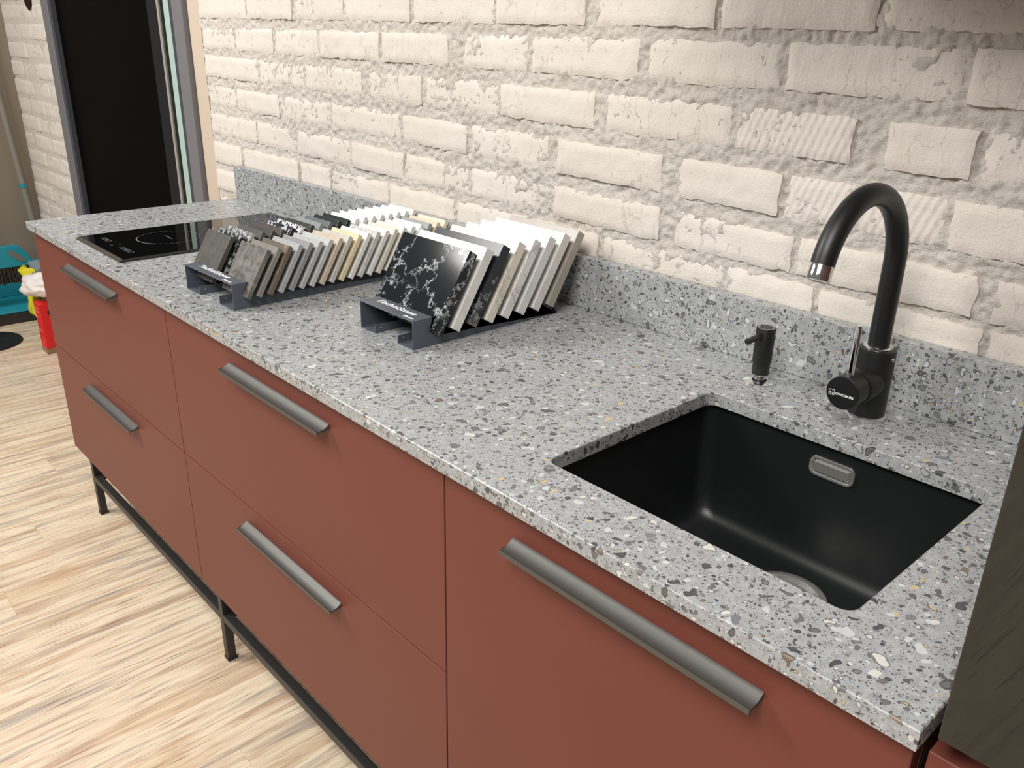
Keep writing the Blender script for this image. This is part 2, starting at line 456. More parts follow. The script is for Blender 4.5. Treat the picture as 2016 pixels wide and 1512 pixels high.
# brick pier beyond the door
PX0, PX1 = -2.47, -1.80
pier = mortar_wall('wall_back_far', frange(PX0, PX1, .012), frange(0, .3, .1) + frange(.36, 1.60, .012) + frange(1.7, 2.7, .25), 0.6345, 0.6, 0.80, 4.0)
for k in range(0, 14):
    z0 = 0.40 + k * 0.0845
    js = [PX0, -2.28, -2.03, PX1] if k % 2 else [PX0, -2.16, -1.91, PX1]
    for a, b in zip(js, js[1:]):
        sd += 1.37
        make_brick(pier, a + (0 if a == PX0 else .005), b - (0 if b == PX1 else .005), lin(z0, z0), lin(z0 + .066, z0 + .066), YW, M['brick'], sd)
bm = NB(); bmesh.ops.create_icosphere(bm, subdivisions=3, radius=1)
for v in bm.verts:
    k = 1 + .5 * noise.noise(v.co * 1.7)
    v.co = Vector((-1.985 + v.co.x * .055 * k, .630 + v.co.y * .006, 1.500 + v.co.z * .040 * k))
rust = finish('rust_patch', bm, plain('rusty_hole', srgb(52, 34, 26), .9, 0, .1, (80, .8, .004)), None, True); rust.parent = pier

# plaster reveal, left wall, baseboard
bm = NB(); box(bm, -.290, -.193, .634, .80, 0, 2.7, .012, 3); setp(finish('trim_1', bm, M['reveal']), kind='structure')
bm = NB(); box(bm, -2.60, -2.47, -.10, .80, 0, 2.7); setp(finish('wall_left', bm, M['plaster']), kind='structure')
bm = NB(); box(bm, -2.47, -2.455, -.10, .625, 0, .062, .003); setp(finish('baseboard_left', bm, plain('black_baseboard', srgb(38, 36, 34), 0.5)), kind='structure')

# ---------------------------------------------------------------- door
door = empty('door_1', (-.9, .62, 0)); setp(door, kind='structure')
def part(name, parent, mat, *bx, bev=.002):
    bm = NB()
    for b in bx: box(bm, *b, bev)
    return finish(name, bm, mat, parent)
part('frame_post', door, M['doorframe'], (-.368, -.290, .618, .78, 0, 2.3))
part('frame_post', door, M['doorframe'], (-1.80, -1.712, .628, .78, 0, 2.3))
part('frame_post', door, M['doorframe2'], (-1.712, -1.690, .634, .78, 0, 2.3))
part('frame_head', door, M['doorframe'], (-1.80, -.290, .60, .78, 2.3, 2.42))
part('sliding_stile', door, M['doorframe2'], (-.446, -.378, .640, .70, 0, 2.3))
part('rail_back', door, M['doordark'], (-.378, -.368, .70, .78, 0, 2.3))
part('glass_edge', door, M['glassedge'], (-.494, -.446, .642, .655, .01, 2.3))
part('stile', door, M['doordark'], (-.545, -.494, .652, .72, 0, 2.3))
part('seal_strip', door, M['palestrip'], (-.560, -.545, .645, .72, 0, 2.3))
part('stile', door, M['doordark'], (-.66, -.56, .650, .72, 0, 2.3))
part('glass_pane', door, M['doorglass'], (-1.69, -.66, .655, .668, .005, 2.3))
part('backing_panel', door, M['doordark'], (-1.70, -.37, .785, .80, 0, 2.3))

# ---------------------------------------------------------------- cabinets
YF = 0.0136; ZB = .224; ZM = .5486; ZT = .876; XE = [.003, .9028, 1.8051, 2.4090]
def handle(bm, xa, xb, zt, yf):
    prof = [(yf, zt), (yf - .0015, zt - .0004)]
    for k in range(1, 10):
        u = k / 9; prof.append((yf - .0015 - .0205 * u, zt - .0004 - .0070 * math.sin(u * math.pi * 0.62) / math.sin(math.pi * .62) if u < 1 else zt - .0074))
    yl = prof[-1][0]
    prof += [(yl - .0012, zt - .0068), (yl - .0012, zt - .0135), (yl + .0008, zt - .0135), (yl + .0010, zt - .0095), (yf - .010, zt - .0105), (yf - .004, zt - .0088), (yf, zt - .0085)]
    prism_x(bm, prof, xa, xb)

def cabinet(i, label, fronts, cat='cabinet'):
    xa, xb = XE[i], XE[i + 1]
    r = empty('drawer_cabinet' if len(fronts) == 2 else 'sink_cabinet', ((xa + xb) / 2, .30, ZB)); setp(r, label, cat)
    bm = NB(); t = .016; y0, y1 = YF + .021, .575
    box(bm, xa + .001, xa + t, y0, y1, ZB, .8795); box(bm, xb - t, xb - .001, y0, y1, ZB, .8795)
    box(bm, xa + t, xb - t, y0, y1, ZB, ZB + t); box(bm, xa + t, xb - t, y1 - .008, y1, ZB + t, .8795)
    box(bm, xa + t, xb - t, y0, y0 + .026, .862, .8795)
    finish('body', bm, M['carcass'], r)
    for (z0, z1) in fronts:
        bm = NB(); box(bm, xa + .0012, xb - .0012, YF, YF + .020, z0 + .0012, z1 - .0012, .0008)
        d = finish('drawer_front' if len(fronts) == 2 else 'door_front', bm, M['red'], r)
        c = (xa + xb) / 2; bm = NB(); handle(bm, c - .170, c + .170, z1 - .0375, YF)
        h = finish('handle', bm, M['handle'], None, True, 0.6)
        h.parent = d
    return r
cabinet(0, 'terracotta red two-drawer base cabinet under the black induction hob', [(ZB, ZM), (ZM, ZT)])
cabinet(1, 'terracotta red two-drawer base cabinet between hob cabinet and sink cabinet', [(ZB, ZM), (ZM, ZT)])
cabinet(2, 'terracotta red base cabinet with one tall front under the sink', [(ZB, ZT)])

# steel base frame
fr = empty('steel_base_frame', (1.2, .30, 0)); setp(fr, 'black square-tube steel frame on legs carrying the red cabinets', 'frame')
LX = [.0505, .927, 1.815, 2.385]; t = .010
for x in LX:
    for y in (.0465, .52):
        bm = NB(); box(bm, x - t, x + t, y - t, y + t, .004, ZB, .001); lg = finish('leg', bm, M['blacksteel'], fr)
        bm = NB(); box(bm, x - t - .0015, x + t + .0015, y - t - .0015, y + t + .0015, 0, .008, .001); f = finish('foot_cap', bm, M['matteblack'], None); f.parent = lg
for a, b in zip(LX, LX[1:]):
    for y in (.0465, .52):
        bm = NB(); box(bm, a + t, b - t, y - t, y + t, .114, .134, .001); finish('rail', bm, M['blacksteel'], fr)
for x in LX:
    bm = NB(); box(bm, x - t, x + t, .0565, .51, .114, .134, .001); finish('cross_rail', bm, M['blacksteel'], fr)
    bm = NB(); box(bm, x - t, x + t, .0565, .51, .204, ZB, .001); finish('cross_rail', bm, M['blacksteel'], fr)

# right-hand tall unit
tu = empty('tall_cabinet', (2.73, .3, 0)); setp(tu, 'tall cabinet with dark-stained wooden door over a terracotta red drawer, right of the sink', 'cabinet')
bm = NB(); box(bm, 2.4265, 3.02, .035, .60, .02, 2.25); finish('body', bm, M['carcass'], tu)
bm = NB(); box(bm, 2.4245, 3.02, .0005, .0205, .902, 2.25, .0015, 2); finish('door_panel', bm, M['darkwood'], tu)
bm = NB(); box(bm, 2.4180, 3.02, YF, .0345, ZB, .8765, .0008); finish('drawer_front', bm, M['red'], tu)
bm = NB(); box(bm, 2.4300, 3.02, .0205, .035, .02, .22); finish('plinth', bm, M['matteblack'], tu)

# unseen cabinet over the sink, added to shade the wall
wc = empty('shade_cabinet', (2.15, .45, 1.52)); setp(wc, 'unseen dark wooden cabinet added above the sink to shade the wall', 'cabinet')
bm = NB(); box(bm, 1.80, 2.424, .30, .628, 1.575, 2.25, .001); finish('body', bm, M['darkwood'], wc)
for a, b in ((1.801, 2.1105), (2.1135, 2.423)):
    bm = NB(); box(bm, a, b, .28, .299, 1.575, 2.25, .001); finish('door', bm, M['darkwood'], wc)

# ---------------------------------------------------------------- worktop with sink cut-out, backsplash
DS = .603; XR = 2.4128; H = .9
def worktop():
    bm = NB(); b = .0012
    hole = rrect(1.9045, 2.3065, .0975, .4455, .016, 6)
    holeb = rrect(1.9045 - b, 2.3065 + b, .0975 - b, .4455 + b, .016 + b, 6)
    def ring(pts, z): return [bm.verts.new((x, y, z)) for x, y in pts]
    out = lambda d: [(XR - d, .627), (0 + d, .627), (0 + d, 0 + d), (XR - d, 0 + d)]
    o1 = ring(out(b), H); o2 = ring(out(0), H - b); o3 = ring(out(0), H - .0198)
    h1 = ring(holeb, H); h2 = ring(hole, H - b); h3 = ring(hole, H - .0198)
    def bridge(a, c):
        n = len(a)
        for i in range(n): bm.faces.new((a[i], a[(i + 1) % n], c[(i + 1) % n], c[i]))
    bridge(o1, o2); bridge(o2, o3); bridge(h1, h2); bridge(h2, h3)
    for O, Hh in ((o1, h1), (o3, h3)):
        es = []
        for L in (O, Hh):
            for i in range(len(L)): es.append(bm.edges.get((L[i], L[(i + 1) % len(L)])))
        bmesh.ops.triangle_fill(bm, edges=es, use_beauty=True)
    return finish('worktop', bm, M['terrazzo'])
setp(worktop(), 'long grey terrazzo worktop with sink cut-out on red cabinets', 'worktop')
bm = NB(); box(bm, .0005, XR - .001, DS, .6275, H + .0003, 1.0, .001)
setp(finish('backsplash', bm, M['terrazzo']), 'low grey terrazzo upstand along the painted brick wall', 'backsplash')

# ---------------------------------------------------------------- sink
sk = empty('undermount_sink', (2.106, .27, .69)); setp(sk, 'black rectangular undermount sink set into the terrazzo worktop', 'sink')
bm = NB()
levels = [(-.004, .880, .020), (-.004, .850, .020), (.003, .74, .024), (.006, .712, .026), (.012, .699, .030), (.022, .6925, .036), (.04, .690, .04)]
rings = []
for d, z, r in levels: rings.append([bm.verts.new((x, y, z)) for x, y in rrect(1.902 + d, 2.309 - d, .0945 + d, .4490 - d, r, 6)])
# flange under the worktop
fl = [bm.verts.new((x, y, .8798)) for x, y in rrect(1.875, 2.336, .065, .478, .03, 6)]
for a, b in zip([fl] + rings, rings):
    n = len(a)
    for i in range(n): bm.faces.new((a[i], a[(i + 1) % n], b[(i + 1) % n], b[i]))
bm.faces.new(rings[-1])
basin = finish('basin', bm, M['sink'], sk, True, 0.7)
basin.modifiers.new('thickness', 'SOLIDIFY').thickness = 0.004; basin.modifiers['thickness'].offset = -1.0
bm = NB(); lathe(bm, [(.0, .6908), (.030, .6908), (.036, .6912), (.040, .6925), (.0435, .6955), (.046, .6962), (.052, .6955), (.0555, .6945), (.057, .6925), (.057, .6895)], 2.116, .352, 48)
dr = finish('drain', bm, M['brushed'], sk, True, 0.8)
bm = NB(); lathe(bm, [(0, .697), (.010, .6965), (.013, .694), (.028, .6938), (.029, .6918)], 2.116, .352, 32); st = finish('strainer', bm, M['brushed'], None, True, .8); st.parent = dr
# overflow
ov = None
bm = NB(); yo = .4525
def ring_xz(bm, pts, y): return [bm.verts.new((x, y, z)) for x, z in pts]
a = ring_xz(bm, rrect(2.072, 2.138, .8300, .8590, .010, 5), yo); b = ring_xz(bm, rrect(2.0725, 2.1375, .8305, .8585, .010, 5), yo - .003)
c = ring_xz(bm, rrect(2.0750, 2.1350, .8330, .8560, .008, 5), yo - .0032); d = ring_xz(bm, rrect(2.0755, 2.1345, .8335, .8555, .008, 5), yo - .0008)
for p, q in ((a, b), (b, c), (c, d)):
    for i in range(len(p)): bm.faces.new((p[i], p[(i + 1) % len(p)], q[(i + 1) % len(p)], q[i]))
bm.faces.new(d)
ov = finish('overflow', bm, M['brushed'], sk, True, .6)
bm = NB(); box(bm, 2.0795, 2.1305, yo - .0045, yo - .0012, .8375, .8525, .001, 2); o = finish('overflow_cover', bm, M['brushed'], None); o.parent = ov

# ---------------------------------------------------------------- faucet
FX, FY = 2.098, .540
fa = empty('kitchen_faucet', (FX, FY, H)); setp(fa, 'matte black gooseneck kitchen faucet with chrome lever behind the sink', 'faucet')
bm = NB(); lathe(bm, [(0, .9002), (.0285, .9002), (.0290, .9025), (.0285, .9055), (.026, .9065), (0, .9065)], FX, FY, 48); finish('base_ring', bm, M['brushed'], fa, True, .6)
bm = NB(); lathe(bm, [(0, .9065), (.0250, .9065), (.0252, .9085), (.0252, 1.0000), (.0246, 1.0022), (.0230, 1.0030), (0, 1.0030)], FX, FY, 56); body = finish('body', bm, M['matteblack'], fa, True, .8)
bm = NB(); lathe(bm, [(0, 1.003), (.0195, 1.003), (.0195, 1.0052), (.0178, 1.0062), (0, 1.0062)], FX, FY, 40); finish('collar', bm, M['chrome'], fa, True, .6)
pts = [(FX, FY, 1.0062), (FX, FY, 1.04), (FX, FY, 1.08), (FX, FY, 1.120)]
RA = .100; ca = math.radians(163)
for k in range(1, 37):
    a = ca * k / 36; pts.append((FX, FY - RA + RA * math.cos(a), 1.120 + RA * math.sin(a)))
d = (Vector(pts[-1]) - Vector(pts[-2])).normalized(); e = Vector(pts[-1])
bm = NB(); sweep(bm, pts, .0142, 32); finish('spout', bm, M['matteblack'], fa, True, .8)
bm = NB(); sweep(bm, [e, e + d * .0008, e + d * .018, e + d * .0185], [.0138, .0143, .0143, .0125], 32); finish('aerator', bm, M['chrome'], fa, True, .6)
# side-mounted valve pointing to the room
KZ = .955
bm = NB(); sweep(bm, [(FX, FY - .004, KZ), (FX, .4935, KZ), (FX, .4925, KZ)], [.0232, .0232, .0226], 48); finish('valve_housing', bm, M['matteblack'], fa, True, .6)
bm = NB(); sweep(bm, [(FX - .002, .4918, KZ), (FX - .002, .4912, KZ), (FX - .002, .4618, KZ), (FX - .002, .4605, KZ)], [.0226, .0233, .0233, .0222], 48)
kn = finish('knob', bm, M['matteblack'], fa, True, .5)
bm = NB(); sweep(bm, [(FX - .003, .477, KZ + .018), (FX - .003, .4765, 1.0455), (FX - .003, .4765, 1.0465)], [.0050, .0050, .0042], 24); finish('lever', bm, M['chrome'], fa, True, .6)
bm = NB(); sweep(bm, [(FX + .0245, FY - .004, .992), (FX + .0258, FY - .004, .992)], .0030, 16); finish('set_screw', bm, M['chrome'], fa, True, .6)
tx = text_mesh('lettering', 'OMOIKIRI', .0046, M['white'], 0, .00012, .0252, .00008)
tx.parent = kn
tx.matrix_basis = Matrix.Translation((2.0868, .46035, .9508)) @ Matrix.Rotation(math.pi / 2, 4, 'X')
bm = NB()
o_ = ring_xz(bm, rrect(2.0773, 2.0858, .9488, .9568, .0018, 5), .4603); i_ = ring_xz(bm, rrect(2.0780, 2.0851, .9495, .9561, .0013, 5), .4603)
for i in range(len(o_)): bm.faces.new((o_[i], o_[(i + 1) % len(o_)], i_[(i + 1) % len(o_)], i_[i]))
def drop(cx, cz, r, y):
    p = [(cx + r * math.cos(math.radians(a)), cz + r * math.sin(math.radians(a))) for a in range(150, 391, 24)] + [(cx, cz + 2.1 * r)]
    return p
bm.faces.new(ring_xz(bm, drop(2.0800, .9518, .0011, 0), .4603))
q = drop(2.0830, .9515, .0011, 0); q2 = drop(2.0830, .9514, .00045, 0)
A = ring_xz(bm, q, .4603); B = ring_xz(bm, q2, .4603)
for i in range(len(A)): bm.faces.new((A[i], A[(i + 1) % len(A)], B[(i + 1) % len(A)], B[i]))
o = finish('emblem', bm, M['white']); o.parent = kn

# ---------------------------------------------------------------- soap dispenser
DX, DY = 1.926, .540
sdp = empty('soap_dispenser', (DX, DY, H)); setp(sdp, 'small black soap dispenser with chrome base left of the faucet', 'soap dispenser')
bm = NB(); lathe(bm, [(0, .9002), (.0262, .9002), (.0262, .9018), (.020, .9048), (.012, .9058), (0, .9058)], DX, DY, 40); finish('base_plate', bm, M['chrome'], sdp, True, .6)
bm = NB(); lathe(bm, [(0, .9058), (.0085, .9058), (.0085, .9130), (0, .9130)], DX, DY, 32); finish('stem', bm, M['chrome'], sdp, True, .6)
bm = NB(); lathe(bm, [(0, .912), (.0128, .912), (.0132, .9135), (.0132, .931), (.0146, .932), (.0146, .9855), (.0138, .9870), (0, .9870)], DX, DY, 40); pb = finish('pump_body', bm, M['matteblack'], sdp, True, .6)
bm = NB(); sweep(bm, [(DX, DY - .010, .9765), (DX, DY - .049, .9745), (DX, DY - .0495, .9745)], [.0047, .0047, .0042], 20); finish('nozzle', bm, M['matteblack'], sdp, True, .6)
bm = NB()
for a0 in range(200, 340, 10):
    pass
lathe(bm, [(.0112, .9871), (.0116, .9874), (.0120, .9871)], DX, DY, 40); finish('top_rim', bm, M['chrome'], sdp, True)

# ---------------------------------------------------------------- hob
hb = empty('induction_hob', (.45, .30, H)); setp(hb, 'narrow black glass induction hob set on the left end of worktop', 'hob')
x0, x1, y0, y1 = .300, .600, .036, .562
bm = NB(); box(bm, x0, x1, y0 + .009, y1, H + .0004, H + .0062, .0012); gl = finish('glass', bm, M['hobglass'], hb)
bm = NB(); prism_x(bm, [(y0, H + .0004), (y0 + .0088, H + .0004), (y0 + .0088, H + .0060), (y0 + .001, H + .0022)], x0, x1); finish('front_bevel', bm, M['hobtrim'], hb)
bm = NB(); box(bm, x1 + .0002, x1 + .005, y0, y1, H + .0004, H + .0050, .0012); finish('side_bevel', bm, M['hobtrimdark'], hb)
ZH = H + .0064
def flat_ring(bm, cx, cy, r, w_, n=72, dash=False):
    for k in range(n):
        if dash and k % 3 == 2: continue
        a, b = 2 * math.pi * k / n, 2 * math.pi * (k + 1) / n
        bm.faces.new([bm.verts.new((cx + rr * math.cos(t_), cy + rr * math.sin(t_), ZH)) for rr, t_ in ((r, a), (r, b), (r + w_, b), (r + w_, a))])
def flat_rect(bm, xa, xb, ya, yb, w_=.0007):
    for q in ((xa, xb, ya, ya + w_), (xa, xb, yb - w_, yb), (xa, xa + w_, ya, yb), (xb - w_, xb, ya, yb)):
        bm.faces.new([bm.verts.new(p) for p in ((q[0], q[2], ZH), (q[1], q[2], ZH), (q[1], q[3], ZH), (q[0], q[3], ZH))])
for cx, cy, r in ((.442, .212, .073), (.445, .425, .090)):
    bm = NB(); flat_ring(bm, cx, cy, r, .0010, 108, True)
    for k in range(10):
        a, b = math.radians(235 + 8 * k), math.radians(235 + 8 * (k + 1))
        bm.faces.new([bm.verts.new((cx + rr * math.cos(t_), cy + rr * math.sin(t_), ZH + .00003)) for rr, t_ in ((r, a), (r, b), (r + .0026, b), (r + .0026, a))])
    finish('zone_mark', bm, M['hobmark'], hb)
    bm = NB(); box(bm, cx - .022, cx + .022, cy - .0008, cy + .0008, ZH - .0001, ZH); finish('zone_label', bm, M['hobmark'], hb)
for xa, xb in ((.352, .405), (.480, .551)):
    bm = NB(); flat_rect(bm, xa, xb, .078, .089); flat_rect(bm, xa + .012, xb - .012, .0805, .0865); box(bm, (xa + xb) / 2 - .002, (xa + xb) / 2 + .002, .0825, .0845, ZH - .0001, ZH)
    finish('control_mark', bm, M['hobmark'], hb)
bm = NB(); flat_rect(bm, .442, .449, .071, .0755); flat_rect(bm, .443, .450, .091, .0955); finish('control_mark', bm, M['hobmark'], hb)

# ---------------------------------------------------------------- sample racks
TH = math.radians(31.4); SN, CS = math.sin(TH), math.cos(TH)
def rack(name, label, loc, rz, width, depth, hf, flange, notches, thick, hback, lip, textw, tsize):
    r = empty(name, loc, rz); setp(r, label, 'sample rack', 'steel stone sample racks')
    s = .0018
    prof = [(0, 0), (0, hf), (flange, hf)]
    for (y, z) in notches:        # bottom-front corner of each tile
        e = .0006
        zt_ = hback; 
        if len(prof) == 3:
            prof.append((y - e + (hf - z) * SN / CS if False else flange, hf - .0001))
        yt = y + (zt_ - z) * SN / CS
        prof.append((yt - e, zt_)); prof.append((y - e, z - e))
        yb, zb_ = y + thick * CS, z - thick * SN
        prof.append((yb + e, zb_ - e)); prof.append((yb + e + (zt_ - zb_) * SN / CS, zt_))
    prof += [(depth, hback), (depth, 0)]
    # drop duplicates
    pf = [prof[0]]
    for p in prof[1:]:
        if (Vector(p) - Vector(pf[-1])).length > 1e-5: pf.append(p)
    def loc_part(nm, fn, mat=M['rack']):
        bm = NB(); fn(bm); o = finish(nm, bm, mat); o.parent = r; return o
    for nm, xa in (('side_plate', 0), ('side_plate', width - s)):
        loc_part(nm, lambda bm: prism_x(bm, pf, xa, xa + s))
    loc_part('top_plate', lambda bm: box(bm, s, width - s, 0, flange, hf - s, hf, .0004))
    fw = width * .29
    for xa, xb, xl in ((s, fw, fw - s), (width - fw, width - s, width - fw)):
        b = loc_part('bottom_flange', lambda bm: box(bm, xa, xb, 0, depth, 0.0002, s))
        l = loc_part('lip', lambda bm: box(bm, xl, xl + s, 0, depth, s, lip)); l.parent = b
        rv = loc_part('rivet', lambda bm: sweep(bm, [(xl - .0006, .012, lip * .6), (xl + s + .0006, .012, lip * .6)], .0016, 12), M['brushed']); rv.parent = l
    tp = [o for o in r.children if o.name.startswith('top_plate')][0]
    t1 = text_mesh('lettering', 'TechniStone', tsize, M['white'], .25, .00035, textw, .0001); t1.parent = tp
    t1.location = (width * .145, flange * .50, hf + .0002)
    t2 = text_mesh('lettering', 'Stone', tsize * .5, M['white'], .25, .00025, textw * .26, .0001); t2.parent = tp
    t2.location = (width * .76 , flange * .16, hf + .0002)
    bm = NB(); bm.faces.new([bm.verts.new((width * .145 + textw + .004 + .0012 * math.cos(a * .5236), flange * .72 + .0012 * math.sin(a * .5236), hf + .0003)) for a in range(12)])
    t3 = finish('trademark_dot', bm, M['white']); t3.parent = tp
    return r

def tile_mesh(wd, ht, tk):
    bm = NB(); box(bm, 0, wd, 0, tk, 0, ht, .0006); o = finish('stone_sample', bm, M['white']); me = o.data; bpy.data.objects.remove(o); return me
def place_tile(me, mat, root, lx, ly, lz, label, group):
    o = bpy.data.objects.new('stone_sample', me); COL.objects.link(o)
    o.matrix_world = root.matrix_basis @ Matrix.Translation((lx, ly, lz)) @ Matrix.Rotation(-TH, 4, 'X')
    o.material_slots[0].link = 'OBJECT'; o.material_slots[0].material = mat
    setp(o, label, 'stone sample', group)
    return o
ORD = ['first', 'second', 'third', 'fourth', 'fifth', 'sixth', 'seventh', 'eighth', 'ninth', 'tenth', 'eleventh', 'twelfth', 'thirteenth', 'fourteenth', 'fifteenth', 'sixteenth', 'seventeenth', 'eighteenth', 'nineteenth', 'twentieth', 'twenty-first']

# right rack, large samples
RX, RY = 1.3215, .205
ny0, nz0 = .239 - RY, .0270; pr = .0377
notR = [(ny0 + pr * k, nz0) for k in range(8)]
rr = rack('sample_rack', 'dark steel sample rack holding eight large stone tiles, nearer the sink', (RX, RY, H), 0.0, .1575, .338, .0505, .041, notR, .0192, .041, .0145, .110, .0165)
big = tile_mesh(.190, .150, .0192)
big_st = [('black stone sample with white veins', stone('black_vein', srgb(22, 25, 28), 'veined', srgb(215, 220, 222), .10)),
          ('pure white stone sample', stone('white', srgb(232, 230, 225), rough=.2)),
          ('dark slate stone sample with one white vein', stone('slate', srgb(44, 47, 51), 'veined', srgb(150, 150, 150), .2, .16)),
          ('cream white stone sample with thin grey vein', stone('cream_vein', srgb(228, 222, 208), 'veined', srgb(180, 172, 160), .2, .4)),
          ('off-white stone sample with grey patches', stone('offwhite_vein', srgb(228, 226, 222), 'veined', srgb(178, 174, 168), .2, .5)),
          ('white stone sample', stone('white2', srgb(226, 225, 223), rough=.2)),
          ('warm white stone sample', stone('white3', srgb(224, 221, 216), rough=.2)),
          ('taupe grey stone sample', stone('taupe', srgb(168, 161, 150), rough=.3))]
for k, (nm, mt) in enumerate(big_st):
    place_tile(big, mt, rr, 1.302 - RX, notR[k][0], notR[k][1], nm + ', ' + ORD[k] + ' from front in right rack', 'large samples in the right rack')

# left rack, two columns of small samples
LX0, LY0 = .895, .068
pl_ = .0228; yb0 = .139 - .0521 - LY0; zb0 = .0247
notL = [(yb0 + pl_ * k, zb0) for k in range(21)]
lr = rack('sample_rack', 'dark steel sample rack holding two columns of small tiles, nearer the hob', (LX0, LY0, H), math.radians(1.6), .198, .520, .0505, .030, notL, .0100, .0300, .0165, .122, .0175)
small = tile_mesh(.098, .100, .0100)
C = srgb
stA = [('charcoal', stone('a1', C(74, 72, 66), 'mottled', C(92, 90, 84), .35)), ('black pale-speckled', stone('a2', C(34, 36, 38), 'speckled', C(150, 152, 152), .3, .9)),
       ('light grey speckled', stone('a3', C(176, 178, 178), 'speckled', C(92, 94, 96), .3)), ('dark grey', stone('a4', C(92, 92, 90))), ('dark umber', stone('a5', C(80, 76, 72))),
       ('dark brown-grey', stone('a6', C(88, 82, 76))), ('black white-flecked', stone('a7', C(40, 42, 50), 'speckled', C(190, 194, 200), .25, .8)),
       ('white black-speckled', stone('a8', C(232, 232, 230), 'speckled', C(50, 52, 56), .25, 1.0)), ('graphite', stone('a9', C(64, 66, 64))), ('mid grey', stone('a10', C(150, 152, 154))),
       ('slate grey', stone('a11', C(108, 112, 116))), ('black-green', stone('a12', C(40, 45, 45))), ('black', stone('a13', C(34, 38, 40)))]
stA += [('white', stone('a%d' % k, C(236 - k % 3 * 3, 235 - k % 2 * 3, 231))) for k in range(14, 22)]
stB = [('grey marbled', stone('b1', C(66, 64, 61), 'mottled', C(132, 128, 122), .3)), ('taupe grey', stone('b2', C(142, 138, 130))), ('brown veined', stone('b3', C(112, 100, 88), 'veined', C(176, 160, 142), .25, .6)),
       ('light grey', stone('b4', C(176, 178, 178))), ('mid grey', stone('b5', C(152, 153, 152))), ('silver grey', stone('b6', C(186, 187, 185))), ('pale grey', stone('b7', C(196, 198, 196))),
       ('beige', stone('b8', C(206, 190, 172))), ('greige', stone('b9', C(202, 198, 190))), ('cream yellow', stone('b10', C(228, 214, 178))), ('white', stone('b11', C(232, 230, 226))),
       ('pale grey flecked', stone('b12', C(206, 204, 200), 'speckled', C(188, 187, 184), .25)), ('white', stone('b13', C(232, 231, 228))), ('ivory beige', stone('b14', C(222, 216, 204))), ('off-white', stone('b15', C(228, 226, 216))),
       ('white', stone('b16', C(230, 232, 230))), ('white', stone('b17', C(232, 233, 230))), ('cool grey', stone('b18', C(158, 162, 164))), ('sand cream', stone('b19', C(216, 204, 178), 'speckled', C(206, 192, 164), .3)),
       ('pale cream', stone('b20', C(232, 222, 200)))]
def alabel(nm, k, colname): return '%s stone sample, %s from front in the %s of left rack' % (nm, ORD[k], colname)
for k, (nm, mt) in enumerate(stA):
    place_tile(small, mt, lr, -.027, notL[k][0], notL[k][1], alabel(nm, k, 'hob-side column'), 'small samples in the left rack')
for k, (nm, mt) in enumerate(stB):
    place_tile(small, mt, lr, .1155, notL[k][0], notL[k][1], alabel(nm, k, 'sink-side column'), 'small samples in the left rack')

# ---------------------------------------------------------------- cleaning corner on the left
bm = NB(); lathe(bm, [(0, .0003), (.150, .0003), (.152, .004), (.148, .010), (.05, .016), (.018, .024), (.014, .05), (.014, .9), (0, .9)], -1.865, .155, 48)
setp(finish('stand_base', bm, M['blackrubber'], None, True, .6), 'black round stand base on the floor at the left edge', 'stand')
# red carton
bxr = empty('red_carton', (-1.57, .42, 0)); setp(bxr, 'red cardboard carton with brown strip standing on floor behind the cabinets', 'box')
bm = NB(); box(bm, -1.610, -1.532, .330, .56, .026, .236, .002); cb = finish('carton_body', bm, M['redcard'], bxr)
bm = NB(); box(bm, -1.6103, -1.5317, .3297, .5603, 0.001, .026, .001); finish('bottom_strip', bm, M['brownprint'], bxr)
for z_, w_ in ((.208, .05), (.192, .06), (.165, .035), (.105, .06)):
    bm = NB(); box(bm, -1.604, -1.604 + w_, .3288, .3298, z_, z_ + .006); finish('print_line', bm, M['palered'], bxr)
bm = NB(); sweep(bm, [(-1.532, .375, .195), (-1.5307, .375, .195)], .015, 20); finish('hand_hole', bm, M['matteblack'], bxr, True, .5)
def blob(name, mat, c, r, seed, amp, label, cat, shear=0.0):
    bm = NB(); bmesh.ops.create_icosphere(bm, subdivisions=4, radius=1.0)
    for v in bm.verts:
        k = 1 + amp * noise.fractal(v.co * 1.6 + Vector((seed, 0, 0)), .9, 2.0, 3)
        v.co = Vector((v.co.x * r[0] * k, v.co.y * r[1] * k, v.co.z * r[2] * k + shear * v.co.x * k))
    for v in bm.verts: v.co = v.co + Vector(c)
    return setp(finish(name, bm, mat, None, True), label, cat)
blob('plastic_bag', M['bag'], (-1.63, .39, .298), (.19, .085, .056), 3.0, .28, 'crumpled white plastic bag lying on the red carton', 'bag', .035)
def cloth(name, mat, pts, label, cat):
    bm = NB(); rows = [[bm.verts.new(p) for p in row] for row in pts]
    for a, b in zip(rows, rows[1:]):
        for i in range(len(a) - 1): bm.faces.new((a[i], a[i + 1], b[i + 1], b[i]))
    o = finish(name, bm, mat, None, True); s_ = o.modifiers.new('thickness', 'SOLIDIFY'); s_.thickness = .004
    return setp(o, label, cat)
def sheet(x0, x1, ztop, zbot, y, seed, n=14, mrows=12, lean=.0, waist=.45):
    out = []
    for j in range(mrows + 1):
        v = j / mrows; row = []
        for i in range(n + 1):
            u = i / n
            wv = noise.noise(Vector((u * 3 + seed, v * 2, seed)))
            nar = 1 - waist * math.sin(v * math.pi)
            xx = (x0 + x1) / 2 + (u - .5) * (x1 - x0) * nar + lean * v + .016 * noise.noise(Vector((u * 5, v * 4, seed + 5)))
            row.append((xx, y + .03 * wv + .02 * math.sin(u * 9 + seed), ztop + (zbot - ztop) * v + .025 * wv))
        out.append(row)
    return out
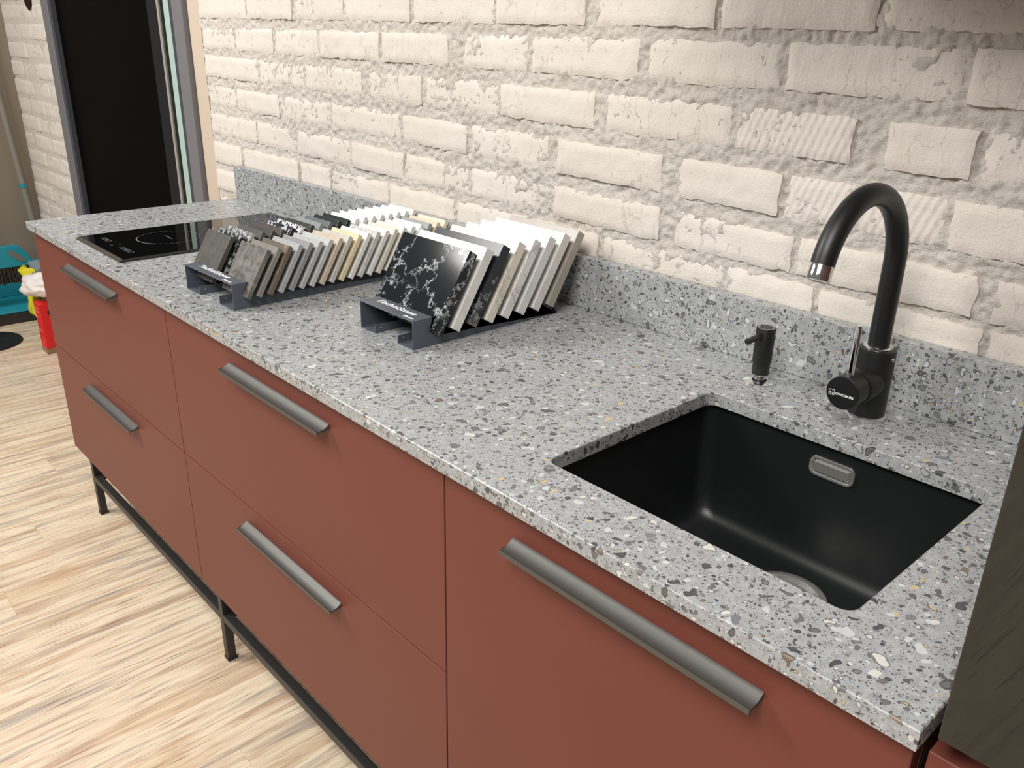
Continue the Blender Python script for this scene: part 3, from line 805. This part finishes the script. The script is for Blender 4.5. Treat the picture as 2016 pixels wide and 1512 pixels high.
cloth('yellow_cloth', M['yellow'], sheet(-1.99, -1.74, .315, .105, .385, 2.0, lean=.05), 'yellow cleaning cloth hanging beside the white bag', 'cloth')
cloth('grey_cloth', M['greycloth'], sheet(-2.00, -1.66, .322, .13, .428, 6.0, lean=.03, waist=.2), 'blue-grey cloth behind the yellow cloth', 'cloth')

# broom: teal head with bristles and handle
br = empty('broom', (-2.15, .30, .19)); setp(br, 'teal broom with grey oval grip and dark bristles leaning in the corner', 'broom')
BX = -2.15
prof = [(.10, .268), (.472, .272), (.482, .284), (.466, .330), (.444, .364), (.425, .376), (.33, .376), (.155, .376), (.125, .36), (.095, .29)]
bm = NB()
A = [bm.verts.new((BX - .05, y, z)) for y, z in prof]; B = [bm.verts.new((BX, y, z)) for y, z in prof]
bm.faces.new(A); bm.faces.new(list(reversed(B)))
for i in range(len(A)): bm.faces.new((A[i], B[i], B[(i + 1) % len(A)], A[(i + 1) % len(A)]))
bmesh.ops.bevel(bm, geom=bm.edges[:], offset=.005, segments=2, affect='EDGES')
hd = finish('broom_head', bm, M['teal'], br)
bm = NB()
ov_ = [(BX - .001, .414 + .036 * math.cos(a * .2618), .325 + .017 * math.sin(a * .2618) - .75 * .036 * math.cos(a * .2618)) for a in range(24)]
f0 = [bm.verts.new(p) for p in ov_]; f1 = [bm.verts.new((p[0] + .004, p[1], p[2])) for p in ov_]
bm.faces.new(f1)
for i in range(24): bm.faces.new((f0[i], f1[i], f1[(i + 1) % 24], f0[(i + 1) % 24]))
finish('oval_grip', bm, M['greyplastic'], br, True, .5)
bm = NB(); random.seed(3)
for k in range(700):
    x = BX - .045 + random.random() * .043; y = .105 + random.random() * .365
    dx, dy = random.uniform(-.012, .012), (y - .29) * .05 + random.uniform(-.006, .006)
    z1_ = .272; z0_ = .188 + random.uniform(0, .012); rr_ = .0026
    a = [bm.verts.new((x + rr_ * cx, y + rr_ * cy, z1_)) for cx, cy in ((1, 0), (-.5, .87), (-.5, -.87))]
    b = [bm.verts.new((x + dx + rr_ * cx, y + dy + rr_ * cy, z0_)) for cx, cy in ((1, 0), (-.5, .87), (-.5, -.87))]
    for i in range(3): bm.faces.new((a[i], b[i], b[(i + 1) % 3], a[(i + 1) % 3]))
bs = finish('bristles', bm, M['bristle'], br); bs['kind'] = 'stuff'
bm = NB(); sweep(bm, [(BX - .025, .335, .37), (BX - .03, .325, .45), (BX - .12, .20, 1.35)], .011, 16); finish('handle', bm, M['greyplastic'], br, True, .6)
# dustpan on the floor against the wall
dp = empty('dustpan', (-2.25, .34, 0)); setp(dp, 'teal dustpan with black base on the floor under the broom', 'dustpan')
bm = NB(); box(bm, -2.40, -2.10, .08, .605, .0005, .056, .003); finish('base', bm, plain('black_rubber_base', srgb(42, 40, 38), .5), dp)
bm = NB(); box(bm, -2.40, -2.098, .075, .610, .056, .066, .003, 2); finish('pan_floor', bm, M['teal'], dp)
bm = NB(); box(bm, -2.40, -2.385, .08, .605, .066, .24, .004, 2); finish('pan_back', bm, M['teal'], dp)
for y_ in (.08, .597):
    bm = NB()
    a = [bm.verts.new(p) for p in ((-2.10, y_, .066), (-2.385, y_, .066), (-2.385, y_, .235), (-2.25, y_, .15))]
    b = [bm.verts.new((v.co.x, v.co.y + .008, v.co.z)) for v in a]
    bm.faces.new(a); bm.faces.new(list(reversed(b)))
    for i in range(4): bm.faces.new((a[i], b[i], b[(i + 1) % 4], a[(i + 1) % 4]))
    finish('pan_side', bm, M['teal'], dp)
# long stick leaning in the corner
mp = empty('pole_stick', (-2.42, .61, 0)); setp(mp, 'grey long stick with teal collar leaning into the wall corner', 'stick')
p0, p1 = Vector((-2.425, .608, .002)), Vector((-2.425, .535, 1.06))
bm = NB(); sweep(bm, [p0, p1, p1 + (p1 - p0) * .4], .013, 16); finish('pole', bm, plain('grey_pole', srgb(140, 136, 128), .4), mp, True, .6)
q = p0.lerp(p1, .575); d = (p1 - p0).normalized()
bm = NB(); sweep(bm, [q, q + d * .022], .0165, 16); finish('collar', bm, M['teal'], mp, True, .6)
